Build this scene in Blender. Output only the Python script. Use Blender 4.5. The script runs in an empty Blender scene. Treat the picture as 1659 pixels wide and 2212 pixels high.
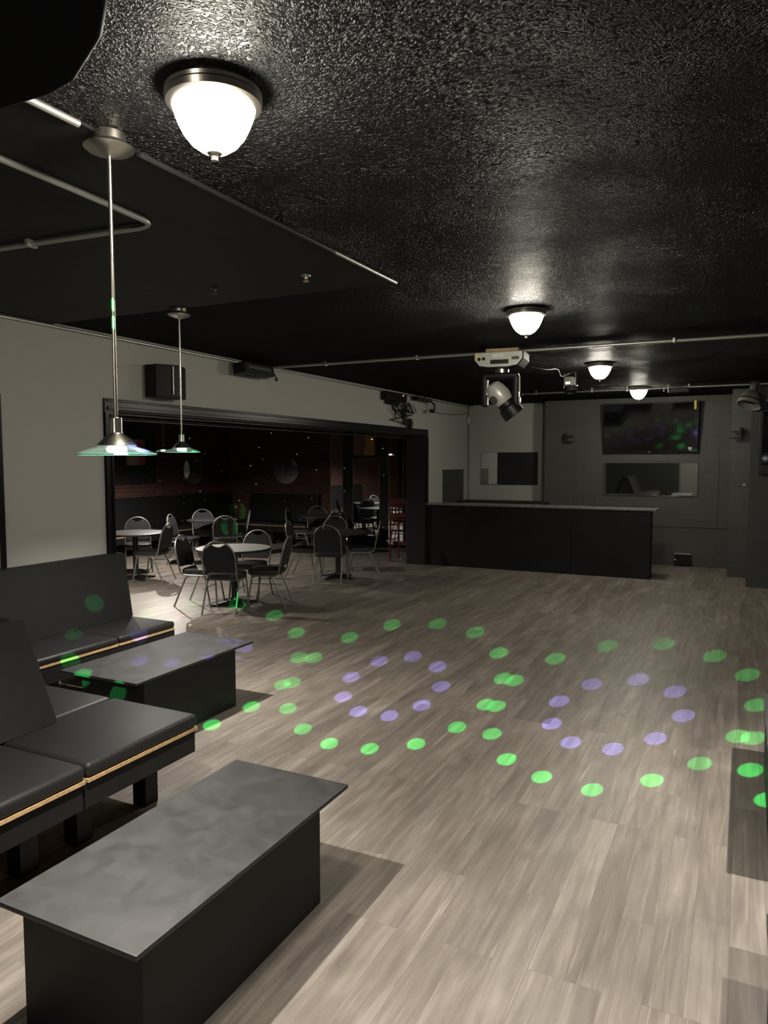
import bpy, bmesh, math, random
from mathutils import Vector, Matrix
random.seed(7)
S = bpy.context.scene
COL = S.collection
PI = math.pi

# ------------------------------------------------------------------ materials
def new_mat(name):
    m = bpy.data.materials.new(name); m.use_nodes = True
    nt = m.node_tree
    return m, nt, nt.nodes['Principled BSDF']

def plain(name, col, rough=.5, metal=0., spec=.5, noise=0., nscale=30., bump=0., bscale=60., coat=0.):
    m, nt, b = new_mat(name)
    b.inputs['Base Color'].default_value = (*col, 1)
    b.inputs['Roughness'].default_value = rough
    b.inputs['Metallic'].default_value = metal
    b.inputs['Specular IOR Level'].default_value = spec
    if coat: b.inputs['Coat Weight'].default_value = coat
    tc = nt.nodes.new('ShaderNodeTexCoord')
    if noise:
        n = nt.nodes.new('ShaderNodeTexNoise'); n.inputs['Scale'].default_value = nscale; n.inputs['Detail'].default_value = 6
        nt.links.new(tc.outputs['Object'], n.inputs['Vector'])
        r = nt.nodes.new('ShaderNodeValToRGB')
        r.color_ramp.elements[0].position = .3; r.color_ramp.elements[1].position = .7
        r.color_ramp.elements[0].color = (*[c*(1-noise) for c in col], 1)
        r.color_ramp.elements[1].color = (*[min(1, c*(1+noise)) for c in col], 1)
        nt.links.new(n.outputs['Fac'], r.inputs['Fac']); nt.links.new(r.outputs['Color'], b.inputs['Base Color'])
    if bump:
        n = nt.nodes.new('ShaderNodeTexNoise'); n.inputs['Scale'].default_value = bscale; n.inputs['Detail'].default_value = 4
        nt.links.new(tc.outputs['Object'], n.inputs['Vector'])
        bp = nt.nodes.new('ShaderNodeBump'); bp.inputs['Strength'].default_value = bump; bp.inputs['Distance'].default_value = .01
        nt.links.new(n.outputs['Fac'], bp.inputs['Height']); nt.links.new(bp.outputs['Normal'], b.inputs['Normal'])
    return m

def emit(name, col, strength):
    m = bpy.data.materials.new(name); m.use_nodes = True; nt = m.node_tree
    nt.nodes.remove(nt.nodes['Principled BSDF'])
    e = nt.nodes.new('ShaderNodeEmission'); e.inputs['Color'].default_value = (*col, 1); e.inputs['Strength'].default_value = strength
    nt.links.new(e.outputs[0], nt.nodes['Material Output'].inputs['Surface'])
    return m

def floor_mat():
    m, nt, b = new_mat('vinyl_plank_floor'); N, L = nt.nodes.new, nt.links.new
    geo = N('ShaderNodeNewGeometry')
    rot = N('ShaderNodeMapping'); rot.inputs['Rotation'].default_value = (0, 0, PI/2)
    L(geo.outputs['Position'], rot.inputs['Vector'])
    def brick(c1, c2, mortar):
        br = N('ShaderNodeTexBrick'); br.offset = .37; br.offset_frequency = 3; br.squash = 1
        br.inputs['Color1'].default_value = (*c1, 1); br.inputs['Color2'].default_value = (*c2, 1); br.inputs['Mortar'].default_value = (*mortar, 1)
        br.inputs['Scale'].default_value = 1; br.inputs['Brick Width'].default_value = 1.22; br.inputs['Row Height'].default_value = .128
        br.inputs['Mortar Size'].default_value = .0012; br.inputs['Mortar Smooth'].default_value = .2; br.inputs['Bias'].default_value = 0
        L(rot.outputs['Vector'], br.inputs['Vector']); return br
    idb = brick((0, 0, 0), (1, 1, 1), (.5, .5, .5))          # a random number per plank
    # grain: noise stretched along the plank and shifted per plank
    sep = N('ShaderNodeSeparateXYZ'); L(geo.outputs['Position'], sep.inputs[0])
    mul = N('ShaderNodeMath'); mul.operation = 'MULTIPLY'; mul.inputs[1].default_value = 37.; L(idb.outputs['Color'], mul.inputs[0])
    addx = N('ShaderNodeMath'); addx.operation = 'ADD'; L(sep.outputs[0], addx.inputs[0]); L(mul.outputs[0], addx.inputs[1])
    com = N('ShaderNodeCombineXYZ'); L(addx.outputs[0], com.inputs[0]); L(sep.outputs[1], com.inputs[1])
    mp = N('ShaderNodeMapping'); mp.inputs['Scale'].default_value = (24, 1.3, 1); L(com.outputs[0], mp.inputs['Vector'])
    g = N('ShaderNodeTexNoise'); g.inputs['Scale'].default_value = 1; g.inputs['Detail'].default_value = 7; g.inputs['Roughness'].default_value = .62; g.inputs['Distortion'].default_value = .9
    L(mp.outputs[0], g.inputs['Vector'])
    mp2 = N('ShaderNodeMapping'); mp2.inputs['Scale'].default_value = (6, .8, 1); L(com.outputs[0], mp2.inputs['Vector'])
    g2 = N('ShaderNodeTexNoise'); g2.inputs['Scale'].default_value = 1; g2.inputs['Detail'].default_value = 3; g2.inputs['Distortion'].default_value = 1.6
    L(mp2.outputs[0], g2.inputs['Vector'])
    r = N('ShaderNodeValToRGB'); e = r.color_ramp.elements
    e[0].position = .28; e[0].color = (.112, .095, .080, 1); e[1].position = .74; e[1].color = (.33, .298, .262, 1)
    x = r.color_ramp.elements.new(.5); x.color = (.205, .178, .152, 1)
    mixf = N('ShaderNodeMath'); mixf.operation = 'MULTIPLY_ADD'; mixf.inputs[1].default_value = .55
    s2 = N('ShaderNodeMath'); s2.operation = 'MULTIPLY'; s2.inputs[1].default_value = .45; L(g2.outputs['Fac'], s2.inputs[0])
    L(g.outputs['Fac'], mixf.inputs[0]); L(s2.outputs[0], mixf.inputs[2])
    L(mixf.outputs[0], r.inputs['Fac'])
    tint = N('ShaderNodeMapRange'); tint.inputs['To Min'].default_value = .84; tint.inputs['To Max'].default_value = 1.14
    L(idb.outputs['Color'], tint.inputs['Value'])
    vm = N('ShaderNodeVectorMath'); vm.operation = 'SCALE'; L(r.outputs['Color'], vm.inputs[0]); L(tint.outputs['Result'], vm.inputs['Scale'])
    # thin pale streaks that wander along the grain
    mp3 = N('ShaderNodeMapping'); mp3.inputs['Scale'].default_value = (30, .9, 1); L(com.outputs[0], mp3.inputs['Vector'])
    g3 = N('ShaderNodeTexNoise'); g3.inputs['Scale'].default_value = 1; g3.inputs['Detail'].default_value = 5; g3.inputs['Distortion'].default_value = 2.2; L(mp3.outputs[0], g3.inputs['Vector'])
    sk = N('ShaderNodeMapRange'); sk.inputs['From Min'].default_value = .60; sk.inputs['From Max'].default_value = .74; sk.inputs['To Min'].default_value = 1; sk.inputs['To Max'].default_value = 1.55; L(g3.outputs['Fac'], sk.inputs['Value'])
    mp4 = N('ShaderNodeMapping'); mp4.inputs['Scale'].default_value = (5, 2.2, 1); L(com.outputs[0], mp4.inputs['Vector'])
    g4 = N('ShaderNodeTexNoise'); g4.inputs['Scale'].default_value = 1; g4.inputs['Detail'].default_value = 4; g4.inputs['Distortion'].default_value = 1.; L(mp4.outputs[0], g4.inputs['Vector'])
    bl = N('ShaderNodeMapRange'); bl.inputs['From Min'].default_value = .3; bl.inputs['From Max'].default_value = .7; bl.inputs['To Min'].default_value = .84; bl.inputs['To Max'].default_value = 1.14; L(g4.outputs['Fac'], bl.inputs['Value'])
    pm = N('ShaderNodeMath'); pm.operation = 'MULTIPLY'; L(sk.outputs['Result'], pm.inputs[0]); L(bl.outputs['Result'], pm.inputs[1])
    vm0 = N('ShaderNodeVectorMath'); vm0.operation = 'SCALE'; L(vm.outputs[0], vm0.inputs[0]); L(pm.outputs[0], vm0.inputs['Scale']); vm = vm0
    seam = N('ShaderNodeMapRange'); seam.inputs['To Min'].default_value = 1; seam.inputs['To Max'].default_value = .74
    L(idb.outputs['Fac'], seam.inputs['Value'])
    vm2 = N('ShaderNodeVectorMath'); vm2.operation = 'SCALE'; L(vm.outputs[0], vm2.inputs[0]); L(seam.outputs['Result'], vm2.inputs['Scale'])
    L(vm2.outputs[0], b.inputs['Base Color'])
    b.inputs['Roughness'].default_value = .42; b.inputs['Specular IOR Level'].default_value = .35
    bp = N('ShaderNodeBump'); bp.inputs['Strength'].default_value = .18; bp.inputs['Distance'].default_value = .004
    L(mixf.outputs[0], bp.inputs['Height']); L(bp.outputs['Normal'], b.inputs['Normal'])
    return m

def ceiling_mat():
    m, nt, b = new_mat('black_gloss_stipple'); N, L = nt.nodes.new, nt.links.new
    geo = N('ShaderNodeNewGeometry')
    b.inputs['Base Color'].default_value = (.0035, .0035, .004, 1)
    b.inputs['Specular IOR Level'].default_value = 0.; b.inputs['Roughness'].default_value = .9
    gl = N('ShaderNodeBsdfGlossy'); gl.inputs['Color'].default_value = (1, 1, 1, 1)
    mxs = N('ShaderNodeMixShader'); mxs.inputs[0].default_value = .029
    L(b.outputs[0], mxs.inputs[1]); L(gl.outputs[0], mxs.inputs[2]); L(mxs.outputs[0], nt.nodes['Material Output'].inputs['Surface'])
    n1 = N('ShaderNodeTexNoise'); n1.inputs['Scale'].default_value = 58; n1.inputs['Detail'].default_value = 2.5; n1.inputs['Distortion'].default_value = 1.6
    n2 = N('ShaderNodeTexNoise'); n2.inputs['Scale'].default_value = 3.2; n2.inputs['Detail'].default_value = 2
    L(geo.outputs['Position'], n1.inputs['Vector']); L(geo.outputs['Position'], n2.inputs['Vector'])
    r = N('ShaderNodeMapRange'); r.inputs['From Min'].default_value = .42; r.inputs['From Max'].default_value = .66; L(n1.outputs['Fac'], r.inputs['Value'])
    n3 = N('ShaderNodeTexNoise'); n3.inputs['Scale'].default_value = 2.3; n3.inputs['Detail'].default_value = 4; L(geo.outputs['Position'], n3.inputs['Vector'])
    mk = N('ShaderNodeMapRange'); mk.inputs['From Min'].default_value = .42; mk.inputs['From Max'].default_value = .60; mk.inputs['From Min'].default_value = .34; mk.inputs['From Max'].default_value = .68; mk.inputs['To Min'].default_value = .5; mk.inputs['To Max'].default_value = 1.5; L(n3.outputs['Fac'], mk.inputs['Value'])
    mm = N('ShaderNodeMath'); mm.operation = 'MULTIPLY'; L(r.outputs['Result'], mm.inputs[0]); L(mk.outputs['Result'], mm.inputs[1])
    a = N('ShaderNodeMath'); a.operation = 'MULTIPLY_ADD'; a.inputs[1].default_value = 2.5; L(n2.outputs['Fac'], a.inputs[0]); L(mm.outputs[0], a.inputs[2])
    rg = N('ShaderNodeMapRange'); rg.inputs['From Min'].default_value = .3; rg.inputs['From Max'].default_value = .7; rg.inputs['To Min'].default_value = .44; rg.inputs['To Max'].default_value = .27; L(n3.outputs['Fac'], rg.inputs['Value']); L(rg.outputs['Result'], gl.inputs['Roughness'])
    bp = N('ShaderNodeBump'); bp.inputs['Strength'].default_value = 1.; bp.inputs['Distance'].default_value = .0085
    L(a.outputs[0], bp.inputs['Height']); L(bp.outputs['Normal'], b.inputs['Normal']); L(bp.outputs['Normal'], gl.inputs['Normal'])
    return m

def brick_mat(name, c1, c2, mortar, axis, rough=.7, bump=.6, w=.21, h=.075):
    m, nt, b = new_mat(name); N, L = nt.nodes.new, nt.links.new
    geo = N('ShaderNodeNewGeometry'); sep = N('ShaderNodeSeparateXYZ'); L(geo.outputs['Position'], sep.inputs[0])
    com = N('ShaderNodeCombineXYZ'); L(sep.outputs[0 if axis == 'x' else 1], com.inputs[0]); L(sep.outputs[2], com.inputs[1])
    br = N('ShaderNodeTexBrick'); br.inputs['Color1'].default_value = (*c1, 1); br.inputs['Color2'].default_value = (*c2, 1); br.inputs['Mortar'].default_value = (*mortar, 1)
    br.inputs['Scale'].default_value = 1; br.inputs['Brick Width'].default_value = w; br.inputs['Row Height'].default_value = h
    br.inputs['Mortar Size'].default_value = .007; br.inputs['Mortar Smooth'].default_value = .3
    L(com.outputs[0], br.inputs['Vector']); L(br.outputs['Color'], b.inputs['Base Color'])
    b.inputs['Roughness'].default_value = rough
    n = N('ShaderNodeTexNoise'); n.inputs['Scale'].default_value = 40; L(geo.outputs['Position'], n.inputs['Vector'])
    mm = N('ShaderNodeMath'); mm.operation = 'MULTIPLY_ADD'; mm.inputs[1].default_value = -1.; L(br.outputs['Fac'], mm.inputs[0]); 
    ms = N('ShaderNodeMath'); ms.operation = 'MULTIPLY'; ms.inputs[1].default_value = .35; L(n.outputs['Fac'], ms.inputs[0]); L(ms.outputs[0], mm.inputs[2])
    bp = N('ShaderNodeBump'); bp.inputs['Strength'].default_value = bump; bp.inputs['Distance'].default_value = .006
    L(mm.outputs[0], bp.inputs['Height']); L(bp.outputs['Normal'], b.inputs['Normal'])
    return m

def scuffed_top():
    m, nt, b = new_mat('scuffed_black_tabletop'); N, L = nt.nodes.new, nt.links.new
    tc = N('ShaderNodeTexCoord')
    n = N('ShaderNodeTexNoise'); n.inputs['Scale'].default_value = 9; n.inputs['Detail'].default_value = 10; n.inputs['Roughness'].default_value = .72; n.inputs['Distortion'].default_value = .8
    L(tc.outputs['Object'], n.inputs['Vector'])
    r = N('ShaderNodeValToRGB'); e = r.color_ramp.elements
    e[0].position = .38; e[0].color = (.026, .026, .027, 1); e[1].position = .80; e[1].color = (.055, .055, .055, 1)
    L(n.outputs['Fac'], r.inputs['Fac'])
    mp = N('ShaderNodeMapping'); mp.inputs['Scale'].default_value = (28, 9, 1); mp.inputs['Rotation'].default_value = (0, 0, .5); L(tc.outputs['Object'], mp.inputs['Vector'])
    n2 = N('ShaderNodeTexNoise'); n2.inputs['Scale'].default_value = 1; n2.inputs['Detail'].default_value = 8; n2.inputs['Roughness'].default_value = .8; L(mp.outputs[0], n2.inputs['Vector'])
    sc = N('ShaderNodeMapRange'); sc.inputs['From Min'].default_value = .62; sc.inputs['From Max'].default_value = .78; sc.inputs['To Min'].default_value = 1; sc.inputs['To Max'].default_value = 2.3; L(n2.outputs['Fac'], sc.inputs['Value'])
    vs = N('ShaderNodeVectorMath'); vs.operation = 'SCALE'; L(r.outputs['Color'], vs.inputs[0]); L(sc.outputs['Result'], vs.inputs['Scale']); L(vs.outputs[0], b.inputs['Base Color'])
    rr = N('ShaderNodeMapRange'); rr.inputs['To Min'].default_value = .38; rr.inputs['To Max'].default_value = .6; L(n.outputs['Fac'], rr.inputs['Value']); L(rr.outputs['Result'], b.inputs['Roughness'])
    return m

def glass_shade():
    m = bpy.data.materials.new('green_edged_glass'); m.use_nodes = True; nt = m.node_tree; N, L = nt.nodes.new, nt.links.new
    b = nt.nodes['Principled BSDF']; b.inputs['Base Color'].default_value = (.62, .78, .71, 1); b.inputs['Roughness'].default_value = .08
    tr = N('ShaderNodeBsdfTransparent'); tr.inputs['Color'].default_value = (.86, .93, .90, 1)
    tl = N('ShaderNodeBsdfTranslucent'); tl.inputs['Color'].default_value = (.66, .86, .78, 1)
    a = N('ShaderNodeMixShader'); a.inputs[0].default_value = .3; L(b.outputs[0], a.inputs[1]); L(tl.outputs[0], a.inputs[2])
    mx = N('ShaderNodeMixShader'); mx.inputs[0].default_value = .16; L(tr.outputs[0], mx.inputs[1]); L(a.outputs[0], mx.inputs[2])
    L(mx.outputs[0], nt.nodes['Material Output'].inputs['Surface'])
    return m

def painting_mat(name, stops, axis):
    m, nt, b = new_mat(name); N, L = nt.nodes.new, nt.links.new
    tc = N('ShaderNodeTexCoord'); sep = N('ShaderNodeSeparateXYZ'); L(tc.outputs['Generated'], sep.inputs[0])
    n = N('ShaderNodeTexNoise'); n.inputs['Scale'].default_value = 3; L(tc.outputs['Generated'], n.inputs['Vector'])
    ad = N('ShaderNodeMath'); ad.operation = 'MULTIPLY_ADD'; ad.inputs[1].default_value = .25; L(n.outputs['Fac'], ad.inputs[0]); L(sep.outputs[axis], ad.inputs[2])
    r = N('ShaderNodeValToRGB'); r.color_ramp.interpolation = 'EASE'
    for i, (p, c) in enumerate(stops):
        el = r.color_ramp.elements[i] if i < 2 else r.color_ramp.elements.new(p)
        el.position = p; el.color = (*c, 1)
    L(ad.outputs[0], r.inputs['Fac']); L(r.outputs['Color'], b.inputs['Base Color']); b.inputs['Roughness'].default_value = .6
    return m

LAMP = 150.
M = dict(
    floor=floor_mat(), ceil=ceiling_mat(),
    ceil_s=plain('smooth_black_ceiling', (.0035, .0035, .0045), .6, spec=.25, bump=.25, bscale=9),
    wall=plain('pale_grey_wall', (.43, .425, .39), .75, bump=.12, bscale=90),
    dark=brick_mat('charcoal_painted_block', (.060, .062, .058), (.069, .071, .066), (.057, .059, .055), 'x', .62, .45, .4, .2),
    darkp=plain('charcoal_paint', (.064, .066, .062), .6, bump=.1, bscale=50),
    mid=plain('mid_grey_paint', (.17, .17, .165), .7),
    brick_x=brick_mat('red_brick_back', (.115, .048, .036), (.07, .034, .028), (.024, .019, .016), 'x'),
    brick_y=brick_mat('red_brick_side', (.105, .042, .032), (.065, .03, .025), (.022, .017, .015), 'y'),
    black=plain('black_paint', (.008, .008, .008), .5, noise=.3, nscale=8),
    blackm=plain('matt_black', (.010, .010, .0105), .7),
    trim=plain('black_satin_trim', (.006, .006, .0065), .3, spec=.3),
    vinyl=plain('black_vinyl', (.0075, .0077, .008), .55, spec=.3, bump=.12, bscale=220),
    vinyl_top=plain('black_vinyl_seat', (.012, .012, .0125), .5, spec=.38, bump=.12, bscale=220),
    ply=plain('plywood_edge', (.42, .28, .14), .6, noise=.25, nscale=60),
    boardk=plain('black_board', (.008, .008, .0083), .55, spec=.3, noise=.35, nscale=4),
    table_top=scuffed_top(),
    nickel=plain('brushed_nickel', (.55, .52, .46), .28, 1.),
    pipe=plain('galvanised_pipe', (.42, .42, .39), .4, .85),
    pipe_black=plain('painted_black_pipe', (.02, .02, .02), .35),
    chairm=plain('hammered_grey_tube', (.26, .26, .25), .4, .6),
    cloth=plain('dark_cloth', (.020, .020, .024), .8, noise=.5, nscale=180),
    seatv=plain('black_seat_vinyl', (.022, .022, .022), .4),
    lam=plain('pale_laminate', (.62, .62, .58), .4),
    lamd=plain('charcoal_laminate', (.06, .058, .058), .4),
    iron=plain('black_iron', (.012, .012, .012), .45),
    red=plain('red_stained_wood', (.10, .012, .012), .4, noise=.3, nscale=20),
    mirror=plain('mirror_glass', (.78, .80, .78), .015, 1.),
    mirror_dim=plain('dim_mirror_glass', (.45, .47, .46), .03, 1.),
    screen=plain('black_screen_glass', (.004, .004, .005), .05, 0., .5),
    plastic=plain('black_plastic', (.0055, .0055, .006), .45, spec=.28),
    white=plain('white_plastic', (.62, .61, .57), .4),
    silver=plain('silver_plastic', (.48, .47, .43), .35, .2),
    wood=plain('pale_wood_block', (.40, .27, .14), .6, noise=.2, nscale=40),
    yellow=plain('yellow_sticker', (.62, .52, .08), .5),
    counter=plain('grey_countertop', (.20, .20, .19), .25, noise=.2, nscale=20),
    grey=plain('grey_plastic', (.06, .06, .055), .5),
    panel=plain('slate_grey_board', (.045, .048, .048), .55, noise=.25, nscale=5),
    glass=glass_shade(), glass_edge=plain('green_glass_rim', (.30, .72, .55), .15),
    lamp=emit('lit_lamp_glass', (1., .93, .79), LAMP),
    bulb=emit('lit_halogen', (1., .95, .88), 45.),
    led=emit('red_led', (1, .15, .05), 8),
    art1=painting_mat('warm_figures_painting', [(0., (.04, .04, .04)), (1., (.25, .12, .09)), (.35, (.45, .36, .18)), (.6, (.30, .32, .30)), (.8, (.50, .10, .08))], 1),
    art2=painting_mat('striped_painting', [(.1, (.26, .21, .17)), (.95, (.60, .32, .09)), (.5, (.24, .12, .13)), (.66, (.15, .13, .14)), (.72, (.60, .34, .11))], 0),
)

# ------------------------------------------------------------------ geometry helpers
class MB:
    def __init__(s): s.bm = bmesh.new()
    def box(s, lo, hi, bev=0., seg=2, mat=None):
        lo, hi = Vector(lo), Vector(hi)
        g = bmesh.ops.create_cube(s.bm, size=1.)
        vs = g['verts']
        for v in vs: v.co = Vector((lo[i] + (v.co[i]+.5)*(hi[i]-lo[i]) for i in range(3)))
        if bev:
            es = list({e for v in vs for e in v.link_edges})
            r = bmesh.ops.bevel(s.bm, geom=es, offset=bev, segments=seg, affect='EDGES', profile=.5)
            vs = list({v for f in r['faces'] for v in f.verts} | {v for v in vs if v.is_valid})
        if mat is not None: bmesh.ops.transform(s.bm, matrix=mat, verts=vs)
        return s
    def ring(s, c, n, u, w, rx, ry, seg):
        return [s.bm.verts.new(c + u*(rx*math.cos(2*PI*k/seg)) + w*(ry*math.sin(2*PI*k/seg))) for k in range(seg)]
    def tube(s, pts, r, seg=10, cap=True):
        pts = [Vector(p) for p in pts]; rs = r if isinstance(r, (list, tuple)) else [r]*len(pts)
        rings = []; u = None
        for i, p in enumerate(pts):
            t = (pts[min(i+1, len(pts)-1)] - pts[max(i-1, 0)]).normalized()
            if u is None:
                u = t.orthogonal().normalized()
            else:
                u = (u - t*u.dot(t)); u = u.normalized() if u.length > 1e-6 else t.orthogonal().normalized()
            w = t.cross(u)
            rings.append(s.ring(p, t, u, w, rs[i], rs[i], seg))
        for a, b in zip(rings, rings[1:]):
            for k in range(seg): s.bm.faces.new((a[k], a[(k+1) % seg], b[(k+1) % seg], b[k]))
        if cap:
            s.bm.faces.new(rings[0][::-1]); s.bm.faces.new(rings[-1])
        return s
    def lathe(s, prof, c=(0, 0, 0), seg=40, axis=None):
        """prof: (radius, height) pairs round an axis (default Z) through c"""
        c = Vector(c); t = Vector(axis or (0, 0, 1)).normalized()
        u = t.orthogonal().normalized() if axis else Vector((1, 0, 0)); w = t.cross(u)
        rings = []
        for r, h in prof:
            if r < 1e-6: rings.append([s.bm.verts.new(c + t*h)])
            else: rings.append(s.ring(c + t*h, t, u, w, r, r, seg))
        for a, b in zip(rings, rings[1:]):
            for k in range(seg):
                k2 = (k+1) % seg
                if len(a) == 1 and len(b) == 1: continue
                if len(a) == 1: s.bm.faces.new((a[0], b[k2], b[k]))
                elif len(b) == 1: s.bm.faces.new((a[k], a[k2], b[0]))
                else: s.bm.faces.new((a[k], a[k2], b[k2], b[k]))
        return s
    def prism(s, poly, d, bev=0.):
        """poly: closed 3D outline; d: extrusion vector"""
        a = [s.bm.verts.new(Vector(p)) for p in poly]; d = Vector(d)
        b = [s.bm.verts.new(Vector(p) + d) for p in poly]
        n = len(a); fs = [s.bm.faces.new(a[::-1]), s.bm.faces.new(b)]
        for k in range(n): fs.append(s.bm.faces.new((a[k], a[(k+1) % n], b[(k+1) % n], b[k])))
        if bev:
            es = [e for e in {e for f in fs[:2] for e in f.edges}]
            bmesh.ops.bevel(s.bm, geom=es, offset=bev, segments=3, affect='EDGES', profile=.5)
        return s
    def build(s, name, mat, parent=None, smooth=True, loc=None, flat=True):
        bm = s.bm
        bmesh.ops.recalc_face_normals(bm, faces=bm.faces[:])
        me = bpy.data.meshes.new(name); bm.to_mesh(me); bm.free()
        if smooth:
            me.polygons.foreach_set('use_smooth', [True]*len(me.polygons))
            me.set_sharp_from_angle(angle=math.radians(35))
        me.materials.append(mat)
        o = bpy.data.objects.new(name, me); COL.objects.link(o)
        if smooth and flat:
            wn = o.modifiers.new('weighted', 'WEIGHTED_NORMAL'); wn.keep_sharp = True; wn.weight = 60
        if parent: o.parent = parent
        if loc is not None:
            o.location = loc
        return o

def tag(o, label, cat, group=None):
    o['label'] = label; o['category'] = cat
    if group: o['group'] = group
    return o
def thing(name, label, cat, loc=(0, 0, 0), rz=0., group=None):
    o = bpy.data.objects.new(name, None); COL.objects.link(o); o.empty_display_size = .1
    o.location = loc; o.rotation_euler = (0, 0, rz)
    return tag(o, label, cat, group)
def copy_tree(o, parent=None):
    c = o.copy(); COL.objects.link(c)
    if parent: c.parent = parent
    for ch in list(o.children): copy_tree(ch, c)
    return c
def struct(name, mb, mat, smooth=False):
    o = mb.build(name, mat, None, smooth); o['kind'] = 'structure'; return o
def solo(name, mb, mat, label, cat, group=None, smooth=True):
    return tag(mb.build(name, mat, None, smooth), label, cat, group)
def arc(c, r, a0, a1, n, plane='xz'):
    out = []
    for k in range(n+1):
        a = a0 + (a1-a0)*k/n; x, y = r*math.cos(a), r*math.sin(a)
        out.append(Vector(c) + (Vector((x, 0, y)) if plane == 'xz' else Vector((x, y, 0)) if plane == 'xy' else Vector((0, x, y))))
    return out
def spline(pts, n=8):
    """Catmull-Rom through the points"""
    P = [Vector(p) for p in pts]; P = [P[0]*2-P[1]] + P + [P[-1]*2-P[-2]]; out = []
    for i in range(1, len(P)-2):
        a, b, c, d = P[i-1:i+3]
        for k in range(n):
            t = k/n
            out.append(.5*((2*b) + (c-a)*t + (2*a-5*b+4*c-d)*t*t + (3*b-a-3*c+d)*t**3))
    out.append(P[-2]); return out

# ------------------------------------------------------------------ the setting
CZ = 2.895                # ceiling
XW, XW2 = -4.946, -5.287  # the wall with the wide opening, its two faces
YB = 13.75
struct('floor', MB().box((-11.2, -3.2, -.12), (2.2, 14.1, 0)), M['floor'])
struct('ceiling', MB().box((-11.2, -3.2, CZ), (2.2, 14.1, CZ+.15)), M['ceil'])
struct('ceiling_smooth', MB().box((XW, -3.0, CZ-.012), (-1.95, 4.08, CZ+.001)), M['ceil_s'])
w = MB().box((XW2, -3.0, 0), (XW, 4.66, CZ)).box((XW2, 4.66, 2.25), (XW, 11.61, CZ)).box((XW2, 11.61, 0), (XW, YB, CZ))
struct('wall_left', w, M['wall'])
# black lining of the opening: far reveal, near reveal, soffit
struct('trim_1', MB().box((XW2-.01, 11.595, 0), (XW+.004, 11.612, 2.252)), M['black'])
struct('trim_2', MB().box((XW2-.01, 4.658, 0), (XW+.004, 4.675, 2.252)), M['black'])
struct('trim_3', MB().box((XW2-.01, 4.66, 2.235), (XW+.004, 11.61, 2.252)), M['black'])
def casing(name, lo, hi, axis):
    """stepped black casing round the opening: three nested mouldings"""
    b = MB(); (y0, z0), (y1, z1) = lo, hi
    b.box((XW-.001, y0, z0), (XW+.022, y1, z1), .004)
    if axis == 'z+': b.box((XW, y0+.03, z0), (XW+.034, y1-.03, z0+.030), .006).box((XW, y0+.02, z1-.026), (XW+.03, y1-.02, z1-.006), .006)
    else: b.box((XW, y0 + (.0 if axis == 'l' else .006), z0), (XW+.03, y0 + (.022 if axis == 'l' else .028), z1-.03), .005).box((XW, y1-.035, z0), (XW+.034, y1-.012, z1-.04), .006)
    return struct(name, b, M['trim'], True)
casing('trim_4', (4.572, 2.245), (11.694, 2.342), 'z+')
casing('trim_5', (4.572, 0), (4.664, 2.25), 'l')
casing('trim_6', (11.606, 0), (11.694, 2.25), 'r')
# stepped soffit inside the opening, seen as long bright and dark lines
struct('trim_7', MB().box((XW2, 4.675, 2.205), (XW2+.05, 11.595, 2.236), .006).box((XW-.10, 4.675, 2.212), (XW-.06, 11.595, 2.236), .006), M['trim'], True)
# back walls of the main room
struct('wall_back', MB().box((XW2, 13.73, 0), (-3.2, 14.0, CZ)), M['wall'])
struct('trim_8', MB().box((-3.447, 13.70, 0), (-3.30, 13.74, CZ)), M['mid'])
struct('wall_back_dark', MB().box((-3.325, 13.41, 0), (2.0, 13.7, CZ)), M['dark'])
struct('wall_column_far', MB().box((-.205, 12.46, 0), (2.0, 13.42, CZ)), M['dark'])
struct('wall_column_near', MB().box((.054, 11.55, 0), (2.0, 12.47, CZ)), M['darkp'])
struct('wall_right', MB().box((1.7, -3.0, 0), (2.0, 11.56, CZ)), M['darkp'])
struct('wall_front', MB().box((-11.1, -3.2, 0), (2.0, -3.0, CZ)), M['darkp'])
# thin battens and the step line on the dark wall
struct('trim_9', MB().box((-2.70, 13.398, .72), (-2.675, 13.412, 1.93)).box((-.418, 13.398, .72), (-.393, 13.412, 1.93)).box((-2.7, 13.394, .672), (-.20, 13.412, .694)), M['darkp'])
struct('added_door_1', MB().box((-2.15, -3.0, 0), (-1.25, -2.96, 2.05), .004).box((-2.22, -3.0, 0), (-2.15, -2.975, 2.12), .004).box((-1.25, -3.0, 0), (-1.18, -2.975, 2.12), .004), M['wall'])  # pale door added unseen behind the camera to lighten the wide mirror's reflection
# lounge
struct('wall_lounge_left', MB().box((-11.1, -3.0, 0), (-10.85, 14.0, CZ)), M['brick_y'])
struct('wall_lounge_back', MB().box((-10.86, YB, 0), (-8.085, 14.0, CZ)), M['brick_x'])
struct('wall_lounge_black', MB().box((-8.085, YB-.004, 0), (XW2, 14.0, CZ)), M['blackm'])
struct('wall_lounge_front', MB().box((-10.86, 4.2, 0), (XW2, 4.4, CZ)), M['blackm'])
struct('ceiling_lounge', MB().box((-10.86, 4.3, 2.70), (XW2+.01, YB+.01, CZ)), M['ceil_s'])
# pale conduit where the left wall meets the ceiling, and the dark upright beside the far bench
solo('ceiling_conduit', MB().tube([(XW+.014, -2.8, CZ-.03), (XW+.014, 7.3, CZ-.03)], .013).tube([(XW+.014, 7.2, CZ-.03), (XW+.014, 13.7, CZ-.03)], .009), M['pipe'],
     'thin pale conduit running along the top of the left wall under the ceiling', 'pipe')
solo('wall_upright', MB().box((XW-.001, 3.565, 0), (XW+.025, 3.60, 2.3), .004), M['trim'], 'narrow black upright strip on the pale wall at the left edge behind the wall bench', 'strip')

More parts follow.
